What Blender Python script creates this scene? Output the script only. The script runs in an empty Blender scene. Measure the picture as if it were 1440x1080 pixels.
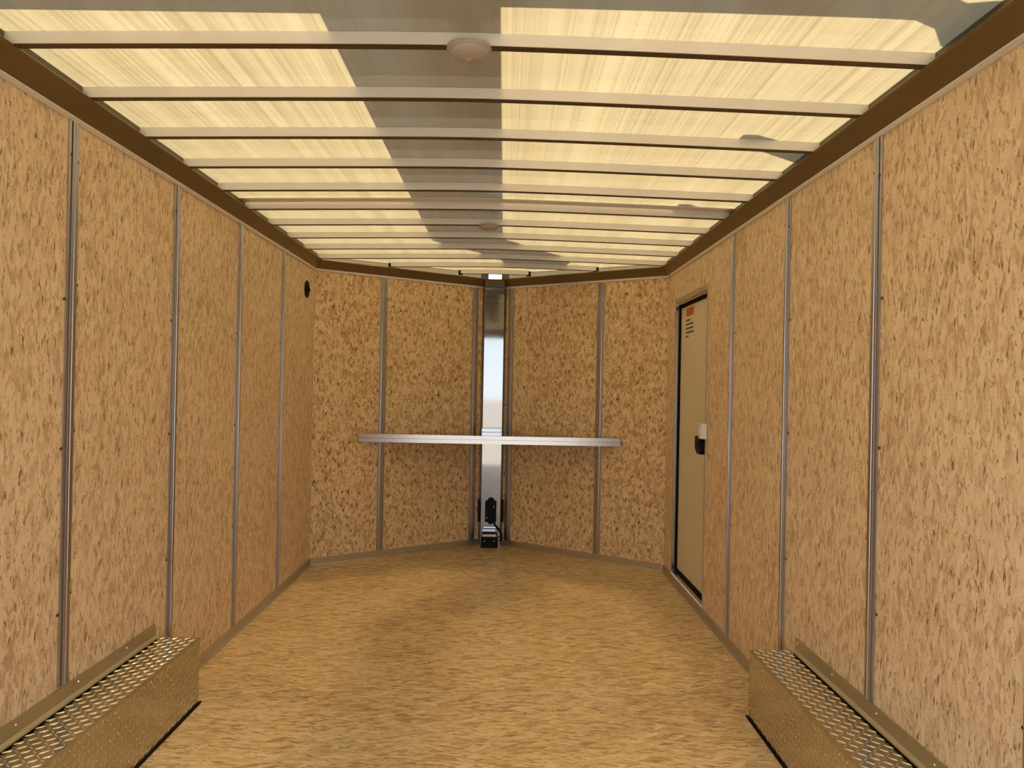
import bpy, bmesh, math, random
from mathutils import Vector, Matrix

C = bpy.context.scene.collection
random.seed(7)

# ------------------------------------------------------------------ camera
F_PX = 1081.0
CX, CZ = 1.3301, 1.2622
YAW, PITCH, ROLL = -0.0094, -0.0037, 0.0193


def mmul(a, b):
    return [[sum(a[i][k] * b[k][j] for k in range(3)) for j in range(3)] for i in range(3)]


cy, sy = math.cos(YAW), math.sin(YAW)
cp, sp = math.cos(PITCH), math.sin(PITCH)
cr, sr = math.cos(ROLL), math.sin(ROLL)
base = [[1, 0, 0], [0, 0, -1], [0, 1, 0]]
Ry = [[cy, 0, sy], [0, 1, 0], [-sy, 0, cy]]
Rx = [[1, 0, 0], [0, cp, -sp], [0, sp, cp]]
Rz = [[cr, -sr, 0], [sr, cr, 0], [0, 0, 1]]
Rm = mmul(Rz, mmul(Rx, mmul(Ry, base)))       # world -> (right, down, forward)
right, down, fwd = Vector(Rm[0]), Vector(Rm[1]), Vector(Rm[2])
cam_data = bpy.data.cameras.new('camera')
cam_data.sensor_fit = 'HORIZONTAL'
cam_data.sensor_width = 36.0
cam_data.lens = 36.0 * F_PX / 1440.0
cam_data.clip_start = 0.02
cam = bpy.data.objects.new('camera', cam_data)
C.objects.link(cam)
mw = Matrix((right, -down, -fwd)).transposed().to_4x4()
mw.translation = Vector((CX, 0.0, CZ))
cam.matrix_world = mw
bpy.context.scene.camera = cam

# ------------------------------------------------------------------ world, sun, exposure
vs = bpy.context.scene.view_settings
vs.view_transform = 'Standard'
vs.look = 'None'
vs.exposure = 1.40
vs.gamma = 1.0
vs.use_curve_mapping = False

SUN_DIR = Vector((0.10, 0.32, 0.94)).normalized()     # towards the sun
world = bpy.data.worlds.new('sky')
bpy.context.scene.world = world
world.use_nodes = True
wn = world.node_tree
wn.nodes.clear()
wo = wn.nodes.new('ShaderNodeOutputWorld')
wb = wn.nodes.new('ShaderNodeBackground')
wtc = wn.nodes.new('ShaderNodeTexCoord')
wsep = wn.nodes.new('ShaderNodeSeparateXYZ')
wr = wn.nodes.new('ShaderNodeValToRGB')                # clear, slightly hazy daytime sky
we = wr.color_ramp.elements
we[0].position, we[0].color = 0.0, (0.86, 0.93, 0.98, 1)
we[1].position, we[1].color = 1.0, (0.26, 0.42, 0.78, 1)
wm = we.new(0.30)
wm.color = (0.56, 0.72, 0.95, 1)
wn.links.new(wtc.outputs['Generated'], wsep.inputs[0])
wn.links.new(wsep.outputs[2], wr.inputs[0])
wb.inputs['Strength'].default_value = 1.0
wn.links.new(wr.outputs[0], wb.inputs['Color'])
wn.links.new(wb.outputs[0], wo.inputs['Surface'])

sun_data = bpy.data.lights.new('sun', 'SUN')
sun_data.energy = 14.5
sun_data.angle = math.radians(0.53)
sun_data.color = (1.0, 0.95, 0.85)
sun = bpy.data.objects.new('sun', sun_data)
C.objects.link(sun)
sun.rotation_euler = SUN_DIR.to_track_quat('Z', 'Y').to_euler()
sun.location = (1, 2, 8)

# ------------------------------------------------------------------ dimensions
W = 2.46           # inner width
H = 2.05           # top of the wall panels
D = 5.347          # side walls end, nose begins
Y0 = -0.06         # rear opening
NL = Vector((1.140, 6.1455))
NR = Vector((1.332, 6.1455))


def roof_z(x):
    s = min(abs(x - W / 2) / (W / 2), 1.0)
    return 2.15 + 0.026 * (1 - (s * s + 0.012) ** 0.62 / 1.0075)


# ------------------------------------------------------------------ node helpers
class NT:
    def __init__(self, name):
        self.m = bpy.data.materials.new(name)
        self.m.use_nodes = True
        self.t = self.m.node_tree
        self.t.nodes.clear()
        self.out = self.t.nodes.new('ShaderNodeOutputMaterial')

    def n(self, typ, **kw):
        nd = self.t.nodes.new(typ)
        for k, v in kw.items():
            if k.startswith('i_'):
                nd.inputs[k[2:].replace('_', ' ')].default_value = v
            else:
                setattr(nd, k, v)
        return nd

    def l(self, a, b):
        self.t.links.new(a, b)

    def ramp(self, fac, stops, interp='LINEAR'):
        r = self.n('ShaderNodeValToRGB')
        r.color_ramp.interpolation = interp
        e = r.color_ramp.elements
        while len(e) < len(stops):
            e.new(0.5)
        for el, (p, c) in zip(e, stops):
            el.position = p
            el.color = (c, c, c, 1) if not hasattr(c, '__len__') else (*c, 1)
        self.l(fac, r.inputs[0])
        return r.outputs[0]

    def mix(self, fac, a, b, blend='MIX'):
        m = self.n('ShaderNodeMix', data_type='RGBA', blend_type=blend)
        for s, v in ((m.inputs[0], fac), (m.inputs[6], a), (m.inputs[7], b)):
            if hasattr(v, 'is_linked') or hasattr(v, 'links'):
                self.l(v, s)
            elif hasattr(v, '__len__'):
                s.default_value = (*v, 1)
            else:
                s.default_value = v
        return m.outputs[2]

    def math(self, op, a, b=None):
        m = self.n('ShaderNodeMath', operation=op)
        for s, v in ((m.inputs[0], a), (m.inputs[1], b)):
            if v is None:
                continue
            if hasattr(v, 'links'):
                self.l(v, s)
            else:
                s.default_value = v
        return m.outputs[0]


def metal(name, col, rough, metallic=1.0, noise=0.0, nscale=(4, 4, 60), bump=0.0):
    k = NT(name)
    b = k.n('ShaderNodeBsdfPrincipled')
    b.inputs['Base Color'].default_value = (*col, 1)
    b.inputs['Metallic'].default_value = metallic
    b.inputs['Roughness'].default_value = rough
    if noise or bump:
        tc = k.n('ShaderNodeTexCoord')
        mp = k.n('ShaderNodeMapping')
        mp.inputs['Scale'].default_value = nscale
        k.l(tc.outputs['Object'], mp.inputs[0])
        nz = k.n('ShaderNodeTexNoise')
        nz.inputs['Scale'].default_value = 1.0
        nz.inputs['Detail'].default_value = 4
        k.l(mp.outputs[0], nz.inputs['Vector'])
        if noise:
            r = k.n('ShaderNodeMapRange')
            r.inputs['To Min'].default_value = max(0.02, rough - noise)
            r.inputs['To Max'].default_value = rough + noise
            k.l(nz.outputs[0], r.inputs[0])
            k.l(r.outputs[0], b.inputs['Roughness'])
        if bump:
            bp = k.n('ShaderNodeBump')
            bp.inputs['Strength'].default_value = bump
            bp.inputs['Distance'].default_value = 0.002
            k.l(nz.outputs[0], bp.inputs['Height'])
            k.l(bp.outputs[0], b.inputs['Normal'])
    k.l(b.outputs[0], k.out.inputs[0])
    return k.m


def plastic(name, col, rough=0.5, spec=0.5):
    k = NT(name)
    b = k.n('ShaderNodeBsdfPrincipled')
    tc = k.n('ShaderNodeTexCoord')
    nz = k.n('ShaderNodeTexNoise')
    nz.inputs['Scale'].default_value = 40
    k.l(tc.outputs['Object'], nz.inputs['Vector'])
    b.inputs['Specular IOR Level'].default_value = spec
    c = k.mix(nz.outputs[0], [v * 0.93 for v in col], [min(1, v * 1.07) for v in col])
    k.l(c, b.inputs['Base Color'])
    b.inputs['Roughness'].default_value = rough
    k.l(b.outputs[0], k.out.inputs[0])
    return k.m


def osb(name, axis, tones, dark, sliver=0.62, grain=(46, 11), rough=0.6, seed=0.0, sliver_mix=0.8,
        spread=0.10, spec=0.3, flake=0.55):
    """Oriented strand board: flakes stretched along local Z (axis 'z') or local X (axis 'x')."""
    k = NT(name)
    tc = k.n('ShaderNodeTexCoord')
    ga, gb = grain

    def mp(sa, sb, rot, off):
        m1 = k.n('ShaderNodeMapping')
        m1.vector_type = 'POINT'
        sep = k.n('ShaderNodeSeparateXYZ')
        k.l(tc.outputs['Object'], sep.inputs[0])
        cmb = k.n('ShaderNodeCombineXYZ')
        if axis == 'z':
            k.l(sep.outputs[0], cmb.inputs[0])
            k.l(sep.outputs[2], cmb.inputs[1])
        else:
            k.l(sep.outputs[1], cmb.inputs[0])
            k.l(sep.outputs[0], cmb.inputs[1])
        m1.inputs['Rotation'].default_value = (0, 0, rot)
        m1.inputs['Location'].default_value = (off + seed, off * 0.7 + seed, 0)
        k.l(cmb.outputs[0], m1.inputs[0])
        m2 = k.n('ShaderNodeMapping')
        m2.inputs['Scale'].default_value = (sa, sb, 1)
        k.l(m1.outputs[0], m2.inputs[0])
        return m2.outputs[0]

    def warped(vec, amt, sc):
        nz = k.n('ShaderNodeTexNoise')
        nz.inputs['Scale'].default_value = sc
        nz.inputs['Detail'].default_value = 3
        k.l(vec, nz.inputs['Vector'])
        sub = k.n('ShaderNodeVectorMath', operation='SUBTRACT')
        k.l(nz.outputs[1], sub.inputs[0])
        sub.inputs[1].default_value = (0.5, 0.5, 0.5)
        sc_ = k.n('ShaderNodeVectorMath', operation='SCALE')
        sc_.inputs['Scale'].default_value = amt
        k.l(sub.outputs[0], sc_.inputs[0])
        add = k.n('ShaderNodeVectorMath', operation='ADD')
        k.l(vec, add.inputs[0])
        k.l(sc_.outputs[0], add.inputs[1])
        return add.outputs[0]

    def vor(vec):
        v = k.n('ShaderNodeTexVoronoi', voronoi_dimensions='2D', feature='F1')
        v.inputs['Scale'].default_value = 1.0
        v.inputs['Randomness'].default_value = 1.0
        k.l(vec, v.inputs['Vector'])
        s = k.n('ShaderNodeSeparateColor')
        k.l(v.outputs['Color'], s.inputs[0])
        return s.outputs[0], s.outputs[1], v.outputs['Distance']

    va = warped(mp(ga, gb, 0.10, 0.0), 1.1, 1.5)
    vb = warped(mp(ga * 1.3, gb * 1.25, -0.22, 3.1), 1.1, 1.4)
    vc = warped(mp(ga * 0.8, gb * 1.1, 0.42, 7.7), 1.0, 1.3)
    a1, a2, _ = vor(va)
    b1, b2, _ = vor(vb)
    c1, c2, _ = vor(vc)

    def edge(vec, wdt):
        v = k.n('ShaderNodeTexVoronoi', voronoi_dimensions='2D', feature='DISTANCE_TO_EDGE')
        v.inputs['Scale'].default_value = 1.0
        k.l(vec, v.inputs['Vector'])
        return k.ramp(v.outputs[0], [(wdt * 0.4, 1.0), (wdt, 0.0)])

    def noise(vec, det=2.0, ro=0.55):
        nz = k.n('ShaderNodeTexNoise')
        nz.inputs['Scale'].default_value = 1.0
        nz.inputs['Detail'].default_value = det
        nz.inputs['Roughness'].default_value = ro
        k.l(vec, nz.inputs['Vector'])
        return nz.outputs[0]

    def madd(a, mul, add):
        nd = k.n('ShaderNodeMath', operation='MULTIPLY_ADD')
        k.l(a, nd.inputs[0])
        nd.inputs[1].default_value = mul
        nd.inputs[2].default_value = add
        return nd.outputs[0]

    pick = k.ramp(b2, [(0.45, 0.0), (0.55, 1.0)])
    val = k.mix(pick, a1, b1)
    pick2 = k.ramp(c2, [(0.70, 0.0), (0.76, 1.0)])
    val = k.mix(pick2, val, c1)
    vv = madd(val, flake, 0.5 - flake * 0.5)
    g = noise(mp(ga * 5.0, gb * 1.5, 0.03, 1.3), 5, 0.7)
    vv = k.math('ADD', vv, madd(g, 0.8, -0.4))
    g2 = noise(mp(ga * 1.1, gb * 1.1, 0.05, 2.3), 4, 0.6)
    vv = k.math('ADD', vv, madd(g2, 0.75, -0.375))
    big = noise(mp(3.2, 2.2, 0.2, 5.0), 2)
    vv = k.math('ADD', vv, madd(big, spread * 4, -spread * 2))
    col = k.ramp(vv, tones)
    # dark slivers, flake edges and specks
    s1 = noise(warped(mp(ga * 1.3, gb * 0.9, 0.14, 9.0), 0.7, 1.3), 3.0, 0.6)
    s2 = noise(warped(mp(ga * 1.6, gb * 1.3, -0.45, 12.0), 0.9, 1.3), 3.0, 0.6)
    s3 = noise(mp(ga * 2.6, gb * 4.5, 0.3, 15.0), 1.5)
    f1 = k.ramp(s1, [(sliver, 0.0), (sliver + 0.05, 1.0)])
    f2 = k.ramp(s2, [(sliver + 0.035, 0.0), (sliver + 0.075, 1.0)])
    f3 = k.ramp(s3, [(sliver + 0.075, 0.0), (sliver + 0.115, 1.0)])
    fm = k.math('MAXIMUM', k.math('MAXIMUM', f1, f2), f3)
    em = k.ramp(noise(mp(ga * 0.55, gb * 0.7, 0.0, 21.0), 2), [(0.54, 0.0), (0.66, 1.0)])
    ee = k.math('MULTIPLY', k.math('MAXIMUM', edge(va, 0.075), edge(vb, 0.065)), em)
    fm = k.math('MAXIMUM', fm, k.math('MULTIPLY', ee, 0.7))
    fm = k.math('MULTIPLY', fm, sliver_mix)
    col = k.mix(fm, col, dark)
    b = k.n('ShaderNodeBsdfPrincipled')
    k.l(col, b.inputs['Base Color'])
    b.inputs['Roughness'].default_value = rough
    b.inputs['Specular IOR Level'].default_value = spec
    bp = k.n('ShaderNodeBump')
    bp.inputs['Strength'].default_value = 0.25
    bp.inputs['Distance'].default_value = 0.0015
    k.l(vv, bp.inputs['Height'])
    k.l(bp.outputs[0], b.inputs['Normal'])
    k.l(b.outputs[0], k.out.inputs[0])
    return k.m


WALL_TONES = [(0.0, (0.52, 0.34, 0.19)), (0.25, (0.70, 0.50, 0.30)), (0.5, (0.81, 0.61, 0.385)),
              (0.75, (0.85, 0.66, 0.43)), (1.0, (0.89, 0.72, 0.50))]
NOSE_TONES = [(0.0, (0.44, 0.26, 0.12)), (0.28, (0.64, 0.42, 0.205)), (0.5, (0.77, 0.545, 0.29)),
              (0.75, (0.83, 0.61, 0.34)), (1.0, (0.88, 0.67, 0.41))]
FLOOR_TONES = [(0.0, (0.46, 0.30, 0.145)), (0.25, (0.64, 0.445, 0.225)), (0.5, (0.74, 0.54, 0.285)),
               (0.8, (0.79, 0.59, 0.325)), (1.0, (0.85, 0.67, 0.41))]
M = {}
M['osb_wall'] = osb('strand_board_wall', 'z', WALL_TONES, (0.22, 0.085, 0.028), 0.605, (72, 20), flake=0.72, sliver_mix=0.9)
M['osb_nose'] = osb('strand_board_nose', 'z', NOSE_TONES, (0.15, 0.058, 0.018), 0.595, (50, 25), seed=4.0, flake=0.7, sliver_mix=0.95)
M['osb_floor'] = osb('strand_board_floor', 'x', FLOOR_TONES, (0.12, 0.06, 0.022), 0.595, (70, 14), rough=0.45,
                     seed=9.0, sliver_mix=0.75, spread=0.14, spec=0.35, flake=1.0)
M['alu'] = metal('mill_aluminium', (0.52, 0.49, 0.485), 0.30, noise=0.06, nscale=(60, 60, 3))
M['alu_bright'] = metal('bright_aluminium', (0.50, 0.485, 0.49), 0.20, noise=0.06, nscale=(2, 60, 60))
M['alu_post'] = metal('polished_aluminium', (0.38, 0.38, 0.38), 0.05, noise=0.02, nscale=(30, 30, 2))
M['alu_flange'] = metal('flange_aluminium', (0.62, 0.57, 0.45), 0.42, noise=0.06, nscale=(50, 2, 50))
M['alu_base'] = metal('base_trim_aluminium', (0.60, 0.56, 0.48), 0.45, noise=0.05, nscale=(40, 2, 40))
M['plate'] = metal('tread_plate_aluminium', (0.55, 0.51, 0.43), 0.20, noise=0.05, nscale=(20, 20, 20))
M['channel'] = metal('pale_channel_aluminium', (0.80, 0.74, 0.68), 0.5, metallic=0.35)
M['tread'] = metal('tread_bar_glint', (0.90, 0.87, 0.80), 0.28)  # same metal as the plate, lightened to paint the glints on the bars
M['bow'] = metal('bow_aluminium', (0.80, 0.765, 0.715), 0.5, metallic=0.35, noise=0.06, nscale=(3, 60, 60))
M['brown_shade'] = metal('brown_and_bow_shade', (0.11, 0.066, 0.028), 0.42, metallic=0.5, noise=0.05, nscale=(3, 60, 60))  # dark brown of cap and recess; on the bows it paints underside shade
M['screw'] = metal('screw_steel', (0.10, 0.08, 0.06), 0.4)
M['screw_bright'] = metal('screw_zinc', (0.75, 0.72, 0.66), 0.3)
M['black'] = plastic('black_plastic', (0.006, 0.006, 0.007), 0.55, 0.15)
M['rubber'] = plastic('black_rubber', (0.006, 0.005, 0.005), 0.7, 0.1)
M['white'] = plastic('white_plastic', (0.80, 0.78, 0.76), 0.45)
M['shaded_white'] = plastic('shaded_white_plastic', (0.44, 0.38, 0.34), 0.5)  # white plastic, darkened: the shade on its underside is in the colour
M['door_skin'] = plastic('cream_door_skin', (0.76, 0.66, 0.47), 0.5)
M['orange'] = plastic('orange_sticker', (0.55, 0.13, 0.025), 0.6)
M['ink'] = plastic('dark_ink', (0.05, 0.035, 0.02), 0.7)
M['rail'] = metal('rail_aluminium', (0.15, 0.13, 0.08), 0.55, metallic=0.5)
M['shade_grey'] = plastic('shade_panel_grey', (0.35, 0.34, 0.33), 0.6)


def fascia_mat():
    k = NT('ribbed_bronze_cove')
    b = k.n('ShaderNodeBsdfPrincipled')
    b.inputs['Base Color'].default_value = (0.235, 0.163, 0.068, 1)
    b.inputs['Metallic'].default_value = 0.65
    b.inputs['Roughness'].default_value = 0.42
    tc = k.n('ShaderNodeTexCoord')
    wv = k.n('ShaderNodeTexWave', wave_type='BANDS', bands_direction='Z')
    wv.inputs['Scale'].default_value = 60
    k.l(tc.outputs['Object'], wv.inputs['Vector'])
    bp = k.n('ShaderNodeBump')
    bp.inputs['Strength'].default_value = 0.25
    bp.inputs['Distance'].default_value = 0.001
    k.l(wv.outputs[0], bp.inputs['Height'])
    k.l(bp.outputs[0], b.inputs['Normal'])
    k.l(b.outputs[0], k.out.inputs[0])
    return k.m


M['fascia'] = fascia_mat()


def roof_mat():
    k = NT('translucent_fibreglass')
    tc = k.n('ShaderNodeTexCoord')

    def streak(sx, sy_, det, off):
        mp = k.n('ShaderNodeMapping')
        mp.inputs['Scale'].default_value = (sx, sy_, 1)
        mp.inputs['Location'].default_value = (off, off, 0)
        k.l(tc.outputs['Object'], mp.inputs[0])
        nz = k.n('ShaderNodeTexNoise')
        nz.inputs['Scale'].default_value = 1
        nz.inputs['Detail'].default_value = det
        nz.inputs['Roughness'].default_value = 0.6
        k.l(mp.outputs[0], nz.inputs['Vector'])
        return nz.outputs[0]

    s1 = streak(120, 0.30, 5, 0)
    s2 = streak(14, 0.35, 2, 5)
    s3 = streak(9, 30, 3, 9)
    v = k.math('MULTIPLY', s1, 0.55)
    v = k.math('ADD', v, k.math('MULTIPLY', s2, 0.35))
    v = k.math('ADD', v, k.math('MULTIPLY', s3, 0.10))
    col = k.ramp(v, [(0.36, (0.074, 0.056, 0.026)), (0.5, (0.102, 0.080, 0.040)), (0.64, (0.127, 0.101, 0.053))])
    tr = k.n('ShaderNodeBsdfTranslucent')
    k.l(col, tr.inputs['Color'])
    df = k.n('ShaderNodeBsdfDiffuse')
    df.inputs['Color'].default_value = (0.68, 0.51, 0.36, 1)
    mx = k.n('ShaderNodeMixShader')
    mx.inputs[0].default_value = 0.33
    rf = k.n('ShaderNodeBsdfRefraction')
    rf.inputs['IOR'].default_value = 1.06
    rf.inputs['Roughness'].default_value = 0.68
    rf.inputs['Color'].default_value = (0.95, 0.76, 0.40, 1)
    m0 = k.n('ShaderNodeMixShader')
    m0.inputs[0].default_value = 0.10
    k.l(tr.outputs[0], m0.inputs[1])
    k.l(rf.outputs[0], m0.inputs[2])
    k.l(m0.outputs[0], mx.inputs[1])
    k.l(df.outputs[0], mx.inputs[2])
    gl = k.n('ShaderNodeBsdfGlossy')
    gl.inputs['Roughness'].default_value = 0.06
    lw = k.n('ShaderNodeLayerWeight')
    lw.inputs['Blend'].default_value = 0.5
    fr = k.math('MULTIPLY', k.math('POWER', lw.outputs['Facing'], 5.0), 0.85)
    fr = k.math('ADD', fr, 0.03)
    m2 = k.n('ShaderNodeMixShader')
    k.l(fr, m2.inputs[0])
    k.l(mx.outputs[0], m2.inputs[1])
    k.l(gl.outputs[0], m2.inputs[2])
    k.l(m2.outputs[0], k.out.inputs[0])
    return k.m


M['roof'] = roof_mat()


def ground_mat():
    k = NT('pale_gravel_yard')
    tc = k.n('ShaderNodeTexCoord')
    nz = k.n('ShaderNodeTexNoise')
    nz.inputs['Scale'].default_value = 3
    nz.inputs['Detail'].default_value = 6
    k.l(tc.outputs['Object'], nz.inputs['Vector'])
    c = k.ramp(nz.outputs[0], [(0.3, (0.105, 0.090, 0.074)), (0.7, (0.155, 0.135, 0.112))])
    b = k.n('ShaderNodeBsdfPrincipled')
    b.inputs['Roughness'].default_value = 0.9
    k.l(c, b.inputs['Base Color'])
    k.l(b.outputs[0], k.out.inputs[0])
    return k.m


M['ground'] = ground_mat()


# ------------------------------------------------------------------ mesh helpers
class MB:
    def __init__(self):
        self.v = []
        self.f = []

    def add(self, vs_, fs_):
        o = len(self.v)
        self.v += [tuple(p) for p in vs_]
        self.f += [tuple(i + o for i in f) for f in fs_]
        return self

    def box(self, x0, x1, y0, y1, z0, z1):
        p = [(x, y, z) for z in (z0, z1) for y in (y0, y1) for x in (x0, x1)]
        return self.add(p, [(0, 2, 3, 1), (4, 5, 7, 6), (0, 1, 5, 4), (2, 6, 7, 3), (0, 4, 6, 2), (1, 3, 7, 5)])

    def prism(self, poly, vec):
        n = len(poly)
        a = [Vector(p) for p in poly]
        b = [p + Vector(vec) for p in a]
        return self.loft(a, b)

    def loft(self, a, b, caps=True):
        n = len(a)
        fs_ = [(i, (i + 1) % n, n + (i + 1) % n, n + i) for i in range(n)]
        if caps:
            fs_ += [tuple(range(n - 1, -1, -1)), tuple(range(n, 2 * n))]
        return self.add(list(a) + list(b), fs_)

    def cyl(self, c, axis, r0, h, r1=None, seg=24):
        c, axis = Vector(c), Vector(axis).normalized()
        r1 = r0 if r1 is None else r1
        u = axis.orthogonal().normalized()
        w = axis.cross(u)
        ring = lambda r, o: [c + axis * o + (u * math.cos(t) + w * math.sin(t)) * r
                             for t in [2 * math.pi * i / seg for i in range(seg)]]
        return self.loft(ring(r0, 0), ring(r1, h))

    def lathe(self, c, axis, prof, seg=40):
        c, axis = Vector(c), Vector(axis).normalized()
        u = axis.orthogonal().normalized()
        w = axis.cross(u)
        vs_, fs_ = [], []
        for (r, h) in prof:
            for i in range(seg):
                t = 2 * math.pi * i / seg
                vs_.append(c + axis * h + (u * math.cos(t) + w * math.sin(t)) * r)
        for j in range(len(prof) - 1):
            for i in range(seg):
                fs_.append((j * seg + i, j * seg + (i + 1) % seg, (j + 1) * seg + (i + 1) % seg, (j + 1) * seg + i))
        fs_.append(tuple(range(seg - 1, -1, -1)))
        fs_.append(tuple((len(prof) - 1) * seg + i for i in range(seg)))
        return self.add(vs_, fs_)

    def tube(self, pts, r, seg=10):
        pts = [Vector(p) for p in pts]
        vs_, fs_ = [], []
        for i, p in enumerate(pts):
            t = (pts[min(i + 1, len(pts) - 1)] - pts[max(i - 1, 0)]).normalized()
            u = t.cross(Vector((0.31, 0.2, 0.93))).normalized()
            w = t.cross(u)
            for k in range(seg):
                a = 2 * math.pi * k / seg
                vs_.append(p + (u * math.cos(a) + w * math.sin(a)) * r)
        for i in range(len(pts) - 1):
            for k in range(seg):
                fs_.append((i * seg + k, i * seg + (k + 1) % seg, (i + 1) * seg + (k + 1) % seg, (i + 1) * seg + k))
        fs_.append(tuple(range(seg - 1, -1, -1)))
        fs_.append(tuple((len(pts) - 1) * seg + k for k in range(seg)))
        return self.add(vs_, fs_)

    def build(self, name, m, parent=None, mat=None, bevel=0.0, smooth=False):
        me = bpy.data.meshes.new(name)
        me.from_pydata(self.v, [], self.f)
        bm = bmesh.new()
        bm.from_mesh(me)
        bmesh.ops.recalc_face_normals(bm, faces=bm.faces)
        if bevel:
            bmesh.ops.bevel(bm, geom=[e for e in bm.edges if e.calc_face_angle(0) > 0.5], offset=bevel,
                            segments=2, profile=0.6, affect='EDGES')
        if smooth:
            for f in bm.faces:
                f.smooth = True
            for e in bm.edges:
                if e.calc_face_angle(0) > 0.6:
                    e.smooth = False
        bm.to_mesh(me)
        bm.free()
        me.materials.append(m)
        o = bpy.data.objects.new(name, me)
        C.objects.link(o)
        if mat is not None and parent is None:
            o.matrix_world = mat
        if parent is not None:
            o.parent = parent
        return o


def tag(o, label=None, cat=None, group=None, kind=None):
    if label:
        o['label'] = label
    if cat:
        o['category'] = cat
    if group:
        o['group'] = group
    if kind:
        o['kind'] = kind
    return o


def empty(name, mat):
    o = bpy.data.objects.new(name, None)
    o.empty_display_size = 0.1
    C.objects.link(o)
    o.matrix_world = mat if isinstance(mat, Matrix) else Matrix.Translation(Vector(mat))
    return o


def wall_frame(x, y, ang):
    """local x along the wall, local y out of the trailer, local z up; the inner face is local y = 0"""
    return Matrix.Translation((x, y, 0)) @ Matrix.Rotation(ang, 4, 'Z')


nang = math.atan2(NL.y - D, NL.x)
LEN_N = math.hypot(NL.x, NL.y - D)
nangr = math.atan2(NR.y - D, W - NR.x)
LEN_R = math.hypot(W - NR.x, NR.y - D)
FL = wall_frame(0, Y0, math.pi / 2)
FNL = wall_frame(0, D, nang)
FNR = wall_frame(NR.x, NR.y, -nangr)
FR = wall_frame(W, D, -math.pi / 2)
SIDE = D - Y0


def structure(o, label, cat):
    return tag(o, label, cat, kind='structure')


# ------------------------------------------------------------------ shell
m = MB()
m.prism([(0, Y0, 0), (W, Y0, 0), (W, D, 0), (NR.x, NR.y, 0), (NR.x, 6.175, 0), (NL.x, 6.175, 0), (NL.x, NL.y, 0), (0, D, 0)],
        (0, 0, -0.03))
structure(m.build('floor', M['osb_floor']), 'brown strand board floor of the trailer', 'floor')

TH = 0.012
m = MB().box(0, SIDE, 0, TH, 0, H + 0.07)
structure(m.build('wall_left', M['osb_wall'], mat=FL), 'left wall of tan strand board panels', 'wall')

# door opening on the right wall, local x = D - y
DO_FAR, DO_NEAR = D - 5.115, D - 4.30
DZ0, DZ1 = 0.055, 1.862
m = MB()
m.box(0, DO_FAR, 0, TH, 0, H + 0.07)
m.box(DO_NEAR, SIDE, 0, TH, 0, H + 0.07)
m.box(DO_FAR, DO_NEAR, 0, TH, DZ1, H + 0.07)
m.box(DO_FAR, DO_NEAR, 0, TH, 0, DZ0 - 0.012)
structure(m.build('wall_right', M['osb_wall'], mat=FR), 'right wall of tan strand board panels around the side door', 'wall')

m = MB().box(0, LEN_N, 0, TH, 0, H + 0.07)
structure(m.build('wall_front_left', M['osb_nose'], mat=FNL), 'left half of the angled front wall, strand board', 'wall')
m = MB().box(0, LEN_R, 0, TH, 0, H + 0.07)
structure(m.build('wall_front_right', M['osb_nose'], mat=FNR), 'right half of the angled front wall, strand board', 'wall')

# roof skin
m = MB()
NX, ys = 40, [Y0 - 0.02, 1.0, 2.0, 3.0, 4.0, 5.0, D, 5.6, 5.9, 6.2]


def xr(y):
    if y <= D:
        return -0.03, W + 0.03
    t = (y - D) / (NL.y - D)
    return max(-0.03, NL.x * t - 0.12), min(W + 0.03, W - (W - NR.x) * t + 0.12)


vsx = []
for y in ys:
    a, b = xr(y)
    for i in range(NX + 1):
        x = a + (b - a) * i / NX
        vsx.append((x, y, roof_z(x)))
m.add(vsx, [(j * (NX + 1) + i, j * (NX + 1) + i + 1, (j + 1) * (NX + 1) + i + 1, (j + 1) * (NX + 1) + i)
            for j in range(len(ys) - 1) for i in range(NX)])
structure(m.build('ceiling', M['roof'], smooth=True), 'translucent yellowish fibreglass roof skin with lengthwise streaks', 'ceiling')


# ------------------------------------------------------------------ mitred runs along the walls
def offset_path(P, d):
    """plan polyline P moved d towards its right-hand side"""
    P = [Vector(p) for p in P]
    out = []
    for i, p in enumerate(P):
        def nrm(a, b):
            t = (b - a).normalized()
            return Vector((t.y, -t.x))
        if i == 0:
            out.append(p + nrm(P[0], P[1]) * d)
        elif i == len(P) - 1:
            out.append(p + nrm(P[-2], P[-1]) * d)
        else:
            n0, n1 = nrm(P[i - 1], p), nrm(p, P[i + 1])
            b = (n0 + n1).normalized()
            out.append(p + b * (d / b.dot(n0)))
    return out


PATH_L = [(0, Y0), (0, D), tuple(NL)]
PATH_R = [tuple(NR), (W, D), (W, Y0)]


def run(profile, path, seg):
    """profile: list of (inward offset, z)"""
    a, b = [], []
    for d, z in profile:
        o = offset_path(path, d)
        a.append(Vector((o[seg].x, o[seg].y, z)))
        b.append(Vector((o[seg + 1].x, o[seg + 1].y, z)))
    return MB().loft(a, b)


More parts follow.
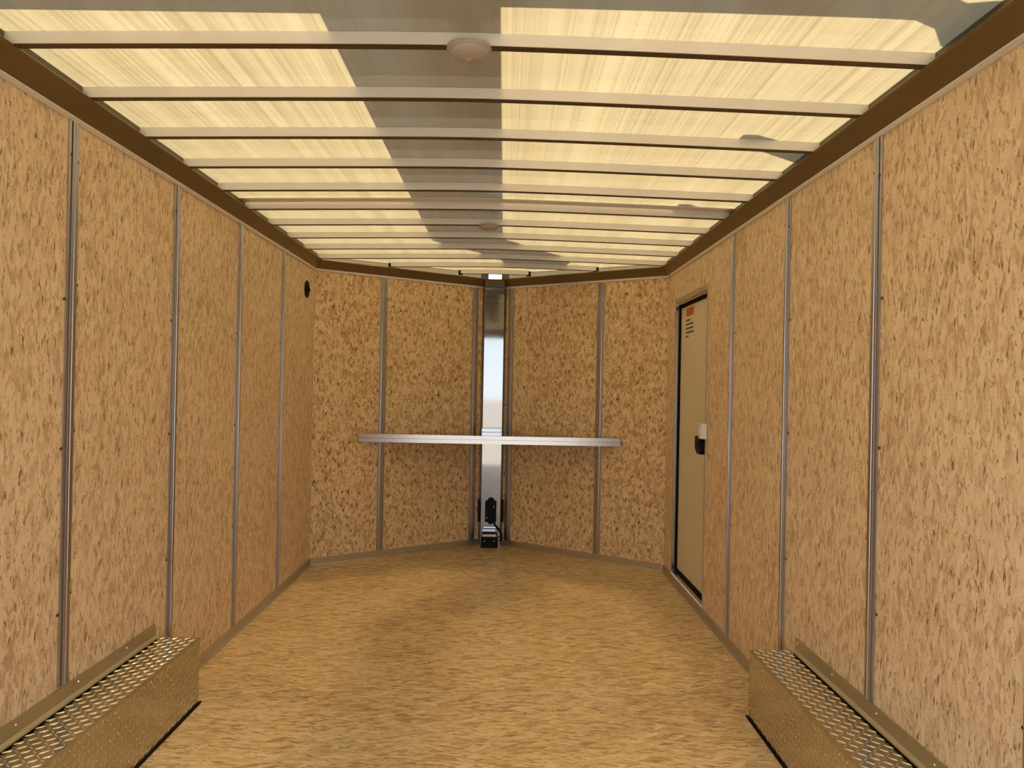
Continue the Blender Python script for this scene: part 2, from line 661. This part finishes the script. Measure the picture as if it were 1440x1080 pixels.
cove = [(0.0, H + 0.008), (0.010, H + 0.008), (0.014, H + 0.012), (0.052, 2.108), (0.055, 2.114), (0.050, 2.119),
        (0.0, 2.119)]
rail = [(-0.02, 2.119), (0.030, 2.119), (0.030, 2.149), (-0.02, 2.149)]
chan = [(0.0, H - 0.007), (0.008, H - 0.007), (0.010, H - 0.004), (0.0075, H), (0.010, H + 0.004), (0.010, H + 0.008),
        (0.0, H + 0.008)]
bas = [(0.0, 0.046), (0.0045, 0.046), (0.0055, 0.006), (0.016, 0.004), (0.018, 0.0), (0.0, 0.0)]
names = {('L', 0): ('left wall', 'left'), ('L', 1): ('left half of the front wall', 'front_left'),
         ('R', 0): ('right half of the front wall', 'front_right'), ('R', 1): ('right wall', 'right')}
tn = 1
for side, path in (('L', PATH_L), ('R', PATH_R)):
    for s in (0, 1):
        where, nm = names[(side, s)]
        structure(run(cove, path, s).build('trim_%d' % tn, M['fascia']), 'dark bronze ribbed cove above the ' + where, 'trim')
        if nm in ('left', 'right'):
            structure(run(rail, path, s).build('trim_%d' % (tn + 1), M['rail']), 'dull roof rail over the cove of the ' + where, 'trim')
        else:                                              # the roof skin turned down over the front edge
            e = offset_path(path, -0.015)
            q = [(e[s].x, e[s].y), (e[s + 1].x, e[s + 1].y)]
            mq = MB().add([(*q[0], 2.100), (*q[1], 2.100), (*q[1], roof_z(q[1][0])), (*q[0], roof_z(q[0][0]))], [(0, 1, 2, 3)])
            structure(mq.build('trim_%d' % (tn + 1), M['roof']), 'turned down edge of the roof skin over the ' + where, 'trim')
        structure(run(chan, path, s).build('trim_%d' % (tn + 2), M['channel']), 'thin aluminium channel along the top of the ' + where, 'trim')
        tn += 3
        structure(run(bas, path, s).build('baseboard_' + nm, M['alu_base']), 'low aluminium base angle along the foot of the ' + where, 'baseboard')

# rear header and sill of the open doorway (behind the camera)
m = MB().box(-0.08, W + 0.08, Y0 - 0.10, Y0, 2.04, 2.20)
structure(m.build('trim_%d' % tn, M['fascia']), 'bronze header over the open rear doorway', 'trim')
tn += 1
m = MB().box(-0.08, W + 0.08, Y0 - 0.10, Y0, -0.10, 0.0)
structure(m.build('trim_%d' % tn, M['alu_base']), 'aluminium sill of the open rear doorway', 'trim')
tn += 1
# strap across the roof sheet joint
m = MB()
for y0, y1 in ((3.712, 3.786),):
    a = [Vector((x, y0, roof_z(x) - 0.003)) for x in [0.03 + 2.40 * i / 30 for i in range(31)]]
    lo = [p + Vector((0, 0, -0.004)) for p in reversed(a)]
    poly = a + lo
    m.loft(poly, [p + Vector((0, y1 - y0, 0)) for p in poly])
structure(m.build('trim_%d' % tn, M['bow']), 'grey strap across the joint of the roof skin', 'trim')
tn += 1

# yard outside
m = MB().box(-60, 62, -90, 60, -0.62, -0.55)
structure(m.build('ground', M['ground']), 'pale gravel yard outside the trailer', 'ground')


# ------------------------------------------------------------------ wall seam strips
def seam_strip(frame, x, label, screws, group, zlo, z_top=H - 0.008, sm='screw'):
    root = empty('seam_strip', frame @ Matrix.Translation((x, 0, zlo)))
    h = z_top - zlo
    w = 0.028
    half = [(-w, 0.0), (-w, -0.0050), (-w + 0.002, -0.0056), (-0.0175, -0.0056), (-0.0170, -0.0004), (-0.0130, -0.0004),
            (-0.0125, -0.0080), (-0.0110, -0.0088), (-0.0030, -0.0088), (-0.0020, -0.0060)]
    prof = half + [(-a, b) for a, b in reversed(half)]
    MB().prism([(a, b, 0) for a, b in prof], (0, 0, h)).build('strip', M['alu'], root)
    for sx, sz in screws:
        MB().cyl((sx, -0.0005 if abs(sx) > 0.03 else -0.006, sz - zlo), (0, -1, 0), 0.005, 0.0022, 0.004, 10).build('screw', M[sm], root)
    return tag(root, label, 'wall strip', group)


def side_screws(hi):
    s = [(-0.016, hi - 0.11), (0.016, hi - 0.125)]
    for z in (0.55, 1.05, 1.5):
        s += [(-0.034, z), (0.036, z + 0.05)]
    return s


GL, GR, GN = 'seam strips on the left wall', 'seam strips on the right wall', 'seam strips on the front wall'
for y, lab, zlo in ((1.612, 'aluminium strip on the left wall nearest the open rear doorway', 0.33),
                    (2.354, 'leftmost aluminium wall strip, ending on the flange of the left wheel box', 0.331),
                    (3.096, 'aluminium strip on the left wall just past the far end of the left wheel box', 0.047),
                    (3.838, 'third aluminium strip in view on the left wall, halfway to the front corner', 0.047),
                    (4.580, 'aluminium strip on the left wall nearest the black round vent', 0.047)):
    seam_strip(FL, y - Y0, lab, side_screws(H), GL, zlo)
for y, lab, zlo in ((1.612, 'aluminium strip on the right wall nearest the open rear doorway', 0.33),
                    (2.334, 'rightmost aluminium wall strip, ending on the flange of the right wheel box', 0.331),
                    (3.077, 'aluminium strip on the right wall just past the far end of the right wheel box', 0.047),
                    (3.820, 'aluminium strip on the right wall nearest the side door', 0.047)):
    seam_strip(FR, D - y, lab, side_screws(H), GR, zlo)
nose_scr = [(-0.016, H - 0.13), (0.016, H - 0.13)]
for fr, x, lab in ((FNL, 0.526, 'leftmost aluminium strip on the angled front wall, crossed by the shelf edge'),
                   (FNL, 1.325, 'aluminium strip on the front wall close to the left side of the bright post'),
                   (FNR, 0.050, 'aluminium strip on the front wall close to the right side of the bright post'),
                   (FNR, 0.853, 'rightmost aluminium strip on the angled front wall, crossed by the shelf edge')):
    seam_strip(fr, x, lab, nose_scr, GN, 0.047, sm='screw_bright')

# ------------------------------------------------------------------ roof bows
bows = [1.614, 1.98, 2.346, 2.712, 3.078, 3.444, 3.81, 4.176, 4.542, 4.908, 5.274, 5.64, 5.985]
bow_lab = {
    1.614: 'roof bow nearest the open rear doorway, over the top edge of the view',
    1.98: 'nearest pale roof bow in view, carrying the big round dome light',
    2.346: 'pale roof bow directly beyond the one with the near dome light',
    2.712: 'second pale roof bow beyond the one with the near dome light',
    3.078: 'third pale roof bow beyond the one with the near dome light',
    3.444: 'pale roof bow just before the one doubled by the grey roof strap',
    3.81: 'pale roof bow right beside the grey strap at the roof skin joint',
    4.176: 'pale roof bow carrying the far dome light',
    4.542: 'pale roof bow directly beyond the one with the far dome light',
    4.908: 'second pale roof bow beyond the one with the far dome light',
    5.274: 'last full width roof bow, ending at the two front corners',
    5.64: 'longer of the two short roof bows over the angled front wall',
    5.985: 'shortest roof bow, next to the front post',
}
BW, BH = 0.024, 0.034
for y in bows:
    if y + BW < D - 0.02:
        xa, xb = 0.028, W - 0.028
    else:
        t = (y - D) / (NL.y - D)
        xa = max(0.034, NL.x * t + 0.042)
        xb = W - (W - NR.x) * t - 0.042
    root = empty('roof_bow', (W / 2, y, roof_z(W / 2) - BH))
    o = root.matrix_world.translation
    n = 28
    xs = [xa + (xb - xa) * i / n for i in range(n + 1)]
    top = [Vector((x, y, roof_z(x) - 0.0012)) - o for x in xs]
    bot = [Vector((x, y, roof_z(x) - BH)) - o for x in reversed(xs)]
    poly = top + bot
    MB().loft(poly, [p + Vector((0, BW, 0)) for p in poly]).build('tube', M['bow'], root)
    fl = [Vector((x, y - 0.0012, roof_z(x) - BH)) - o for x in xs] + [Vector((x, y - 0.0012, roof_z(x) - BH - 0.002)) - o for x in reversed(xs)]
    MB().loft(fl, [p + Vector((0, BW + 0.003, 0)) for p in fl]).build('underside_shade', M['brown_shade'], root)  # dark strip painting the shade on the underside of the aluminium bow
    for sgn, x in ((1, xa), (-1, xb)):
        if y > D:
            mm = MB().box(min(x, x + sgn * 0.034) - o.x, max(x, x + sgn * 0.034) - o.x, -0.004, BW + 0.01,
                          roof_z(x) - BH - 0.009 - o.z, roof_z(x) - BH - o.z)
            mm.box(min(x, x + sgn * 0.018) - o.x, max(x, x + sgn * 0.018) - o.x, -0.006, 0.0,
                   roof_z(x) - BH - 0.006 - o.z, roof_z(x) - 0.010 - o.z)
            mm.build('end_clip', M['black'], root)
        else:
            MB().cyl((x + sgn * 0.028 - o.x, 0.012, roof_z(x) - BH - o.z), (0, 0, -1), 0.005, 0.003, 0.004, 8).build('screw', M['screw'], root)
    tag(root, bow_lab[y], 'roof bow', 'roof bows')

# ------------------------------------------------------------------ dome lights
for y, x, r, lab in ((1.992, 1.221, 0.0585, 'larger looking round white dome light on the nearest roof bow in view'),
                     (4.188, 1.225, 0.0585, 'small looking round white dome light on a roof bow deep in the trailer')):
    z = roof_z(x) - BH
    root = empty('dome_light', (x, y, z))
    MB().lathe((0, 0, 0), (0, 0, -1), [(r, 0.0), (r, 0.006), (r - 0.004, 0.010), (r - 0.007, 0.010)], 48).build('base_ring', M['shaded_white'], root, smooth=True)
    rr = r - 0.006
    prof = [(rr * math.cos(a) ** 0.9 if a < 1.5 else 0.002, 0.009 + 0.021 * math.sin(a)) for a in [i * math.pi / 2 / 10 for i in range(10)]]
    prof += [(0.006, 0.0302), (0.004, 0.033), (0.001, 0.034)]
    MB().lathe((0, 0, 0), (0, 0, -1), prof, 48).build('lens', M['shaded_white'], root, smooth=True)
    tag(root, lab, 'ceiling light', 'dome lights')


# ------------------------------------------------------------------ wheel boxes with tread plate
def lug(mb, c, e1, e2, n, L, w, h):
    """a raised lens shaped tread bar"""
    c = Vector(c)
    a = [c + e1 * (L / 2 * s) + e2 * (w / 2 * t) for s, t in
         ((-1, 0), (-0.55, -0.75), (0, -1), (0.55, -0.75), (1, 0), (0.55, 0.75), (0, 1), (-0.55, 0.75))]
    top = [c + n * h + e1 * (L * 0.30 * s) + e2 * (w * 0.18 * t) for s, t in ((-1, 0), (0, -1), (1, 0), (0, 1))]
    mb.add(a + top, [(0, 1, 8), (1, 2, 9, 8), (2, 3, 10, 9), (3, 4, 10), (4, 5, 10), (5, 6, 11, 10), (6, 7, 8, 11), (7, 0, 8),
                     (8, 9, 10, 11)])


def tread(mb, org, u, v, n, lu, lv, pitch=0.0245, hgt=0.0019):
    org, u, v, n = Vector(org), Vector(u), Vector(v), Vector(n)
    nu, nv = int(lu / pitch), int(lv / pitch)
    for i in range(nu):
        for j in range(nv):
            s = 1 if (i + j) % 2 else -1
            e1 = (u + v * s).normalized()
            e2 = n.cross(e1)
            lug(mb, org + u * (pitch * (i + 0.5)) + v * (pitch * (j + 0.5)), e1, e2, n, 0.028, 0.0052, hgt)


def wheel_box(frame, x0, x1, depth, hh, flip, label):
    """local frame of the wall; the box runs from local x0 to x1 and stands depth into the room"""
    root = empty('wheel_well_box', frame @ Matrix.Translation((x0, -0.001, 0.001)))
    Lx = x1 - x0
    mb = MB().box(0, Lx, -depth, -0.0005, 0, hh)
    cov = mb.build('box', M['plate'], root, bevel=0.003)
    t = MB()
    tread(t, (0.004, -depth + 0.004, hh), (1, 0, 0), (0, 1, 0), (0, 0, 1), Lx - 0.006, depth - 0.006)
    tread(t, (0.004, -depth, 0.008), (1, 0, 0), (0, 0, 1), (0, -1, 0), Lx - 0.006, hh - 0.012, hgt=0.0009)
    t.build('tread_bars', M['tread'], root)
    e0, e1 = (-0.012, 0.0) if flip else (0.0, 0.012)
    MB().box(e0, Lx + e1, -depth - 0.007, -depth, 0.0, 0.006).build('foot_seal', M['rubber'], root)
    MB().box(0.045 if flip else 0.0, Lx if flip else Lx - 0.045, -0.009, -0.0005, hh, hh + 0.006).build('gap_shade', M['rubber'], root)  # black strip standing in for the shadow gap below the wall flange
    f = MB()
    prof = [(-0.0005, hh + 0.006), (-0.012, hh + 0.006), (-0.0125, hh + 0.012), (-0.004, hh + 0.020), (-0.0035, hh + 0.064), (-0.0005, hh + 0.064)]
    xa = 0.0 if not flip else 0.045
    xb = Lx - 0.045 if not flip else Lx
    f.prism([(xa, a, b) for a, b in prof], (xb - xa, 0, 0))
    f.build('wall_flange', M['alu_flange'], root)
    step = 0.31
    k = 0
    x = xa + 0.02
    while x < xb:
        MB().cyl((x, -0.0035, hh + 0.045), (0, -1, 0), 0.0038, 0.002, 0.003, 8).build('screw', M['screw_bright'], root)
        x += step
        k += 1
    return tag(root, label, 'wheel box', 'wheel well boxes')


wheel_box(FL, 0.62, 3.02 - Y0, 0.157, 0.260, False, 'left wheel box of bright diamond tread plate against the left wall')
wheel_box(FR, D - 2.968, D - 0.62, 0.163, 0.264, True, 'right wheel box of bright diamond tread plate against the right wall')


# ------------------------------------------------------------------ nose post, cap and recess
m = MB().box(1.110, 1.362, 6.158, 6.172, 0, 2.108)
structure(m.build('trim_%d' % tn, M['brown_shade']), 'dark brown recess behind the bright front post', 'trim')
tn += 1
root = empty('nose_post', (1.237, 6.12, 0.0))
pm = MB()
sec = [(-0.079, 0.026), (-0.079, 0.004), (-0.076, 0.0), (-0.04, -0.0012), (0.0, -0.0016), (0.04, -0.0012), (0.076, 0.0), (0.079, 0.004), (0.079, 0.026)]
pm.prism([(a, b, 0.0) for a, b in sec], (0, 0, 2.052))
pm.build('post', M['alu_post'], root)
cm = MB().box(-0.080, 0.080, -0.055, 0.02, 2.056, 2.111)
cm.build('cap_block', M['brown_shade'], root, bevel=0.003)
for s in (-1, 1):
    MB().box(s * 0.082 - 0.030, s * 0.082 + 0.030, -0.02, 0.02, 2.111, 2.160).build('cap_clip', M['rail'], root)
tag(root, 'polished upright aluminium post at the point of the front wall', 'post')

# ------------------------------------------------------------------ shelf across the nose
ys_f = 5.535
tt = (ys_f - D) / (NL.y - D)
xl, xrr = NL.x * tt, W - (W - NR.x) * tt
zt = 0.905
root = empty('corner_shelf', ((xl + xrr) / 2, ys_f, zt))
o = root.matrix_world.translation
inn = 0.016


def wall_pt(y, left):
    t = (y - D) / (NL.y - D)
    return NL.x * t + inn / math.sin(nang) * 0.9 if left else W - (W - NR.x) * t - inn / math.sin(nang) * 0.9


yb = 6.10
poly = [(wall_pt(ys_f + 0.03, True), ys_f + 0.03), (wall_pt(ys_f + 0.03, False), ys_f + 0.03), (wall_pt(yb, False), yb), (wall_pt(yb, True), yb)]
MB().prism([(a - o.x, b - o.y, -0.006) for a, b in poly], (0, 0, 0.004)).build('shelf_top', M['alu_post'], root)
prof = [(0.0, -0.058), (0.0, -0.0305), (0.0015, -0.0290), (0.0, -0.0275), (0.0, -0.001), (0.001, 0.0), (0.030, 0.0), (0.030, -0.058)]
fa, fb = xl + 0.022 - o.x, xrr - 0.022 - o.x
MB().loft([Vector((fa, a, b)) for a, b in prof], [Vector((fb, a, b)) for a, b in prof]).build('front_edge', M['alu_bright'], root)
MB().box(-0.075, 0.075, 0.50, 0.58, -0.002, 0.028).build('rear_bracket', M['alu_bright'], root, bevel=0.002)
tag(root, 'three sided aluminium shelf across the front corner with a bright front edge', 'shelf')

# ------------------------------------------------------------------ electrical pieces at the foot of the post
root = empty('junction_box', (1.238, 6.118, 0.272))
MB().box(-0.045, 0.045, -0.038, 0.0, -0.083, 0.083).build('box', M['black'], root, bevel=0.006)
MB().lathe((0, 0.0, 0.083), (0, -1, 0), [(0.026, 0.0), (0.026, 0.012), (0.022, 0.014)], 20).build('mounting_ear', M['black'], root)
MB().lathe((0, 0.0, -0.083), (0, -1, 0), [(0.022, 0.0), (0.022, 0.012), (0.018, 0.014)], 20).build('mounting_ear', M['black'], root)
MB().cyl((0.024, -0.038, 0.040), (0, -1, 0), 0.0045, 0.003, 0.003, 10).build('screw', M['screw_bright'], root)
MB().cyl((-0.031, -0.038, -0.050), (0, -1, 0), 0.0055, 0.003, 0.003, 10).build('screw', M['screw_bright'], root)
tag(root, 'black junction box screwed to the lower part of the front post', 'junction box')

root = empty('battery_box', (1.232, 6.05, 0.0))
MB().box(-0.066, 0.068, -0.045, 0.045, 0.001, 0.086).build('case', M['black'], root, bevel=0.006)
for s in (-1, 1):
    MB().cyl((s * 0.038, -0.045, 0.055), (0, -1, 0), 0.004, 0.003, 0.003, 10).build('screw', M['screw_bright'], root)
MB().box(-0.055, 0.055, -0.030, 0.045, 0.086, 0.104).build('pale_tray', M['white'], root, bevel=0.002)
MB().box(-0.056, 0.056, -0.028, 0.046, 0.104, 0.122).build('dark_lid', M['black'], root, bevel=0.002)
MB().box(-0.054, 0.054, -0.02, 0.046, 0.122, 0.130).build('bright_rim', M['alu_bright'], root)
tag(root, 'small black battery box on the floor at the foot of the front post', 'battery box')

pts = [(1.262, 6.10, 0.190), (1.272, 6.095, 0.165), (1.292, 6.085, 0.140), (1.312, 6.075, 0.118), (1.328, 6.068, 0.095),
       (1.333, 6.062, 0.075), (1.328, 6.055, 0.060), (1.318, 6.054, 0.054), (1.309, 6.054, 0.052)]
fine = []
for i in range(len(pts) - 1):
    for k in range(4):
        fine.append(Vector(pts[i]).lerp(Vector(pts[i + 1]), k / 4))
fine.append(Vector(pts[-1]))
c = MB().tube(fine, 0.0065).build('cable', M['rubber'], smooth=True)
tag(c, 'black cable curving from the junction box down to the battery box', 'cable')
for x, lab in ((1.144, 'narrow black bracket left of the junction box beside the front post'),
               (1.330, 'narrow black bracket right of the junction box beside the front post')):
    b = MB().box(x - 0.010, x + 0.010, 6.118, 6.157, 0.185, 0.362).build('bracket', M['black'], bevel=0.002)
    tag(b, lab, 'bracket', 'brackets beside the post')

# ------------------------------------------------------------------ round vent on the left wall
root = empty('wall_vent', FL @ Matrix.Translation((5.123 - Y0, -0.001, 1.886)))
MB().lathe((0, 0, 0), (0, -1, 0), [(0.058, 0.0), (0.058, 0.004), (0.052, 0.008), (0.046, 0.006)], 36).build('rim', M['black'], root)
mv = MB().lathe((0, 0.0, 0), (0, -1, 0), [(0.047, 0.0), (0.047, 0.005), (0.02, 0.007)], 36)
mv.build('disc', M['rubber'], root)
MB().box(-0.007, 0.007, -0.024, -0.004, -0.012, 0.002).build('knob', M['black'], root, bevel=0.002)
tag(root, 'round black vent high on the left wall beside the front corner', 'vent')

# ------------------------------------------------------------------ side door
root = empty('door_1', FR @ Matrix.Translation((DO_FAR, 0, DZ0)))
dw, dh = DO_NEAR - DO_FAR, DZ1 - DZ0
RC = 0.034
MB().box(0.030, dw - 0.012, RC, RC + 0.03, 0.030, dh - 0.060).build('door_panel', M['door_skin'], root)
g = MB()
g.box(0.010, 0.032, RC - 0.013, RC + 0.03, 0.010, dh - 0.044)
g.box(0.010, dw - 0.002, RC - 0.010, RC + 0.03, 0.010, 0.028)
g.box(0.010, dw - 0.002, RC - 0.004, RC + 0.03, dh - 0.061, dh - 0.044)
g.box(dw - 0.012, dw - 0.002, RC - 0.004, RC + 0.03, 0.012, dh - 0.040)
g.build('gasket', M['rubber'], root)
f = MB()
f.box(0.0, 0.014, 0.0, RC + 0.03, 0.0, dh)
f.box(0.0, dw, 0.0, RC + 0.03, 0.0, 0.012)
f.box(0.0, dw, 0.006, RC + 0.03, dh - 0.044, dh)
f.box(dw - 0.002, dw, 0.0, RC + 0.03, 0.0, dh)
f.build('frame', M['alu_bright'], root)
h = MB().box(-0.004, dw + 0.004, -0.002, 0.006, dh - 0.030, dh)
h.build('header_trim', M['alu_base'], root)
s_ = MB().box(dw - 0.004, dw + 0.014, -0.0025, 0.0, 0.0, dh)
s_.build('jamb_trim', M['alu_base'], root)
# sticker
lx0 = 0.165
lz = dh - 0.075
MB().box(lx0, lx0 + 0.195, RC - 0.0008, RC, lz - 0.052, lz).build('warning_sticker_header', M['orange'], root)
ink = MB()
random.seed(3)
for r, (wl, off) in enumerate(((0.115, 0.0), (0.195, 0.0), (0.190, 0.0), (0.200, 0.0), (0.070, 0.0))):
    x = lx0 - 0.002
    zz = lz - 0.072 - r * 0.026
    xe = x + wl
    while x < xe:
        wd = min(random.uniform(0.014, 0.034), xe - x)
        ink.box(x, x + wd, RC - 0.0008, RC, zz - 0.011, zz)
        x += wd + 0.006
ink.build('warning_sticker_text', M['ink'], root)
# latch near the near jamb
lxx = dw - 0.150
mb = MB().box(lxx, dw - 0.022, RC - 0.010, RC, 0.905 - DZ0, 1.005 - DZ0)
back = mb.build('latch_plate', M['alu_bright'], root, bevel=0.002)
pl = [(0.0, 0.100), (0.075, 0.100), (0.085, 0.088), (0.112, 0.088), (0.112, 0.0), (0.050, 0.0), (0.0, 0.028)]
mb = MB().prism([(lxx + 0.006 + a, RC - 0.010, 0.900 - DZ0 + b) for a, b in pl], (0, -0.048, 0))
lb = mb.build('latch_body', M['black'], root, bevel=0.003)
mb = MB().box(dw - 0.060, dw - 0.020, RC - 0.075, RC - 0.058, 0.950 - DZ0, 0.972 - DZ0)
mb.build('latch_lever', M['black'], lb, bevel=0.003)
tag(root, 'cream side door with black gasket and orange sticker in the right wall', 'door', kind='structure')

root = empty('light_switch', FR @ Matrix.Translation((D - 4.285, -0.003, 1.035)))
MB().box(-0.030, 0.034, -0.034, 0.0, -0.042, 0.042).build('switch_box', M['white'], root, bevel=0.004)
MB().box(-0.012, 0.012, -0.040, -0.034, -0.02, 0.02).build('rocker', M['white'], root, bevel=0.002)
tag(root, 'white switch box on the right wall beside the door latch', 'switch')

# ------------------------------------------------------------------ unseen panels added over the roof, cut to the shadow bands they throw
HS = 0.5
off = Vector((SUN_DIR.x, SUN_DIR.y, 0)) / SUN_DIR.z * HS
band = [(0.860, 1.70), (0.860, 4.82), (0.955, 5.00), (1.170, 5.30), (1.290, 5.55), (1.33, 5.85), (1.74, 5.85), (1.80, 5.43),
        (1.72, 5.30), (1.48, 5.02), (1.40, 4.87), (1.300, 4.74), (1.302, 1.70)]
rear = [(-0.05, 1.872), (0.86, 1.888), (1.302, 1.842), (2.20, 1.823), (2.292, 1.824), (2.361, 1.862), (2.425, 1.95), (2.55, 2.00),
        (2.55, 1.70), (2.424, 1.727), (2.366, 1.742), (2.324, 1.720), (2.15, 1.70), (2.15, 1.745), (1.70, 1.772), (0.9, 1.72), (-0.05, 1.60)]
b1 = [(2.145, 2.765), (2.150, 2.680), (2.197, 2.677), (2.299, 2.733), (2.365, 2.874), (2.432, 2.964), (2.55, 3.0), (2.55, 2.80)]
b2 = [(2.152, 3.815), (2.156, 3.704), (2.199, 3.696), (2.269, 3.741), (2.438, 3.783), (2.55, 3.80), (2.55, 3.88)]
m = MB()
for poly in (band, rear, b1, b2):
    m.prism([(x + off.x, y + off.y, 2.165 + HS) for x, y in poly], (0, 0, 0.02))
structure(m.build('trim_%d' % tn, M['shade_grey']), 'flat grey unseen shade panels added above the roof', 'trim')
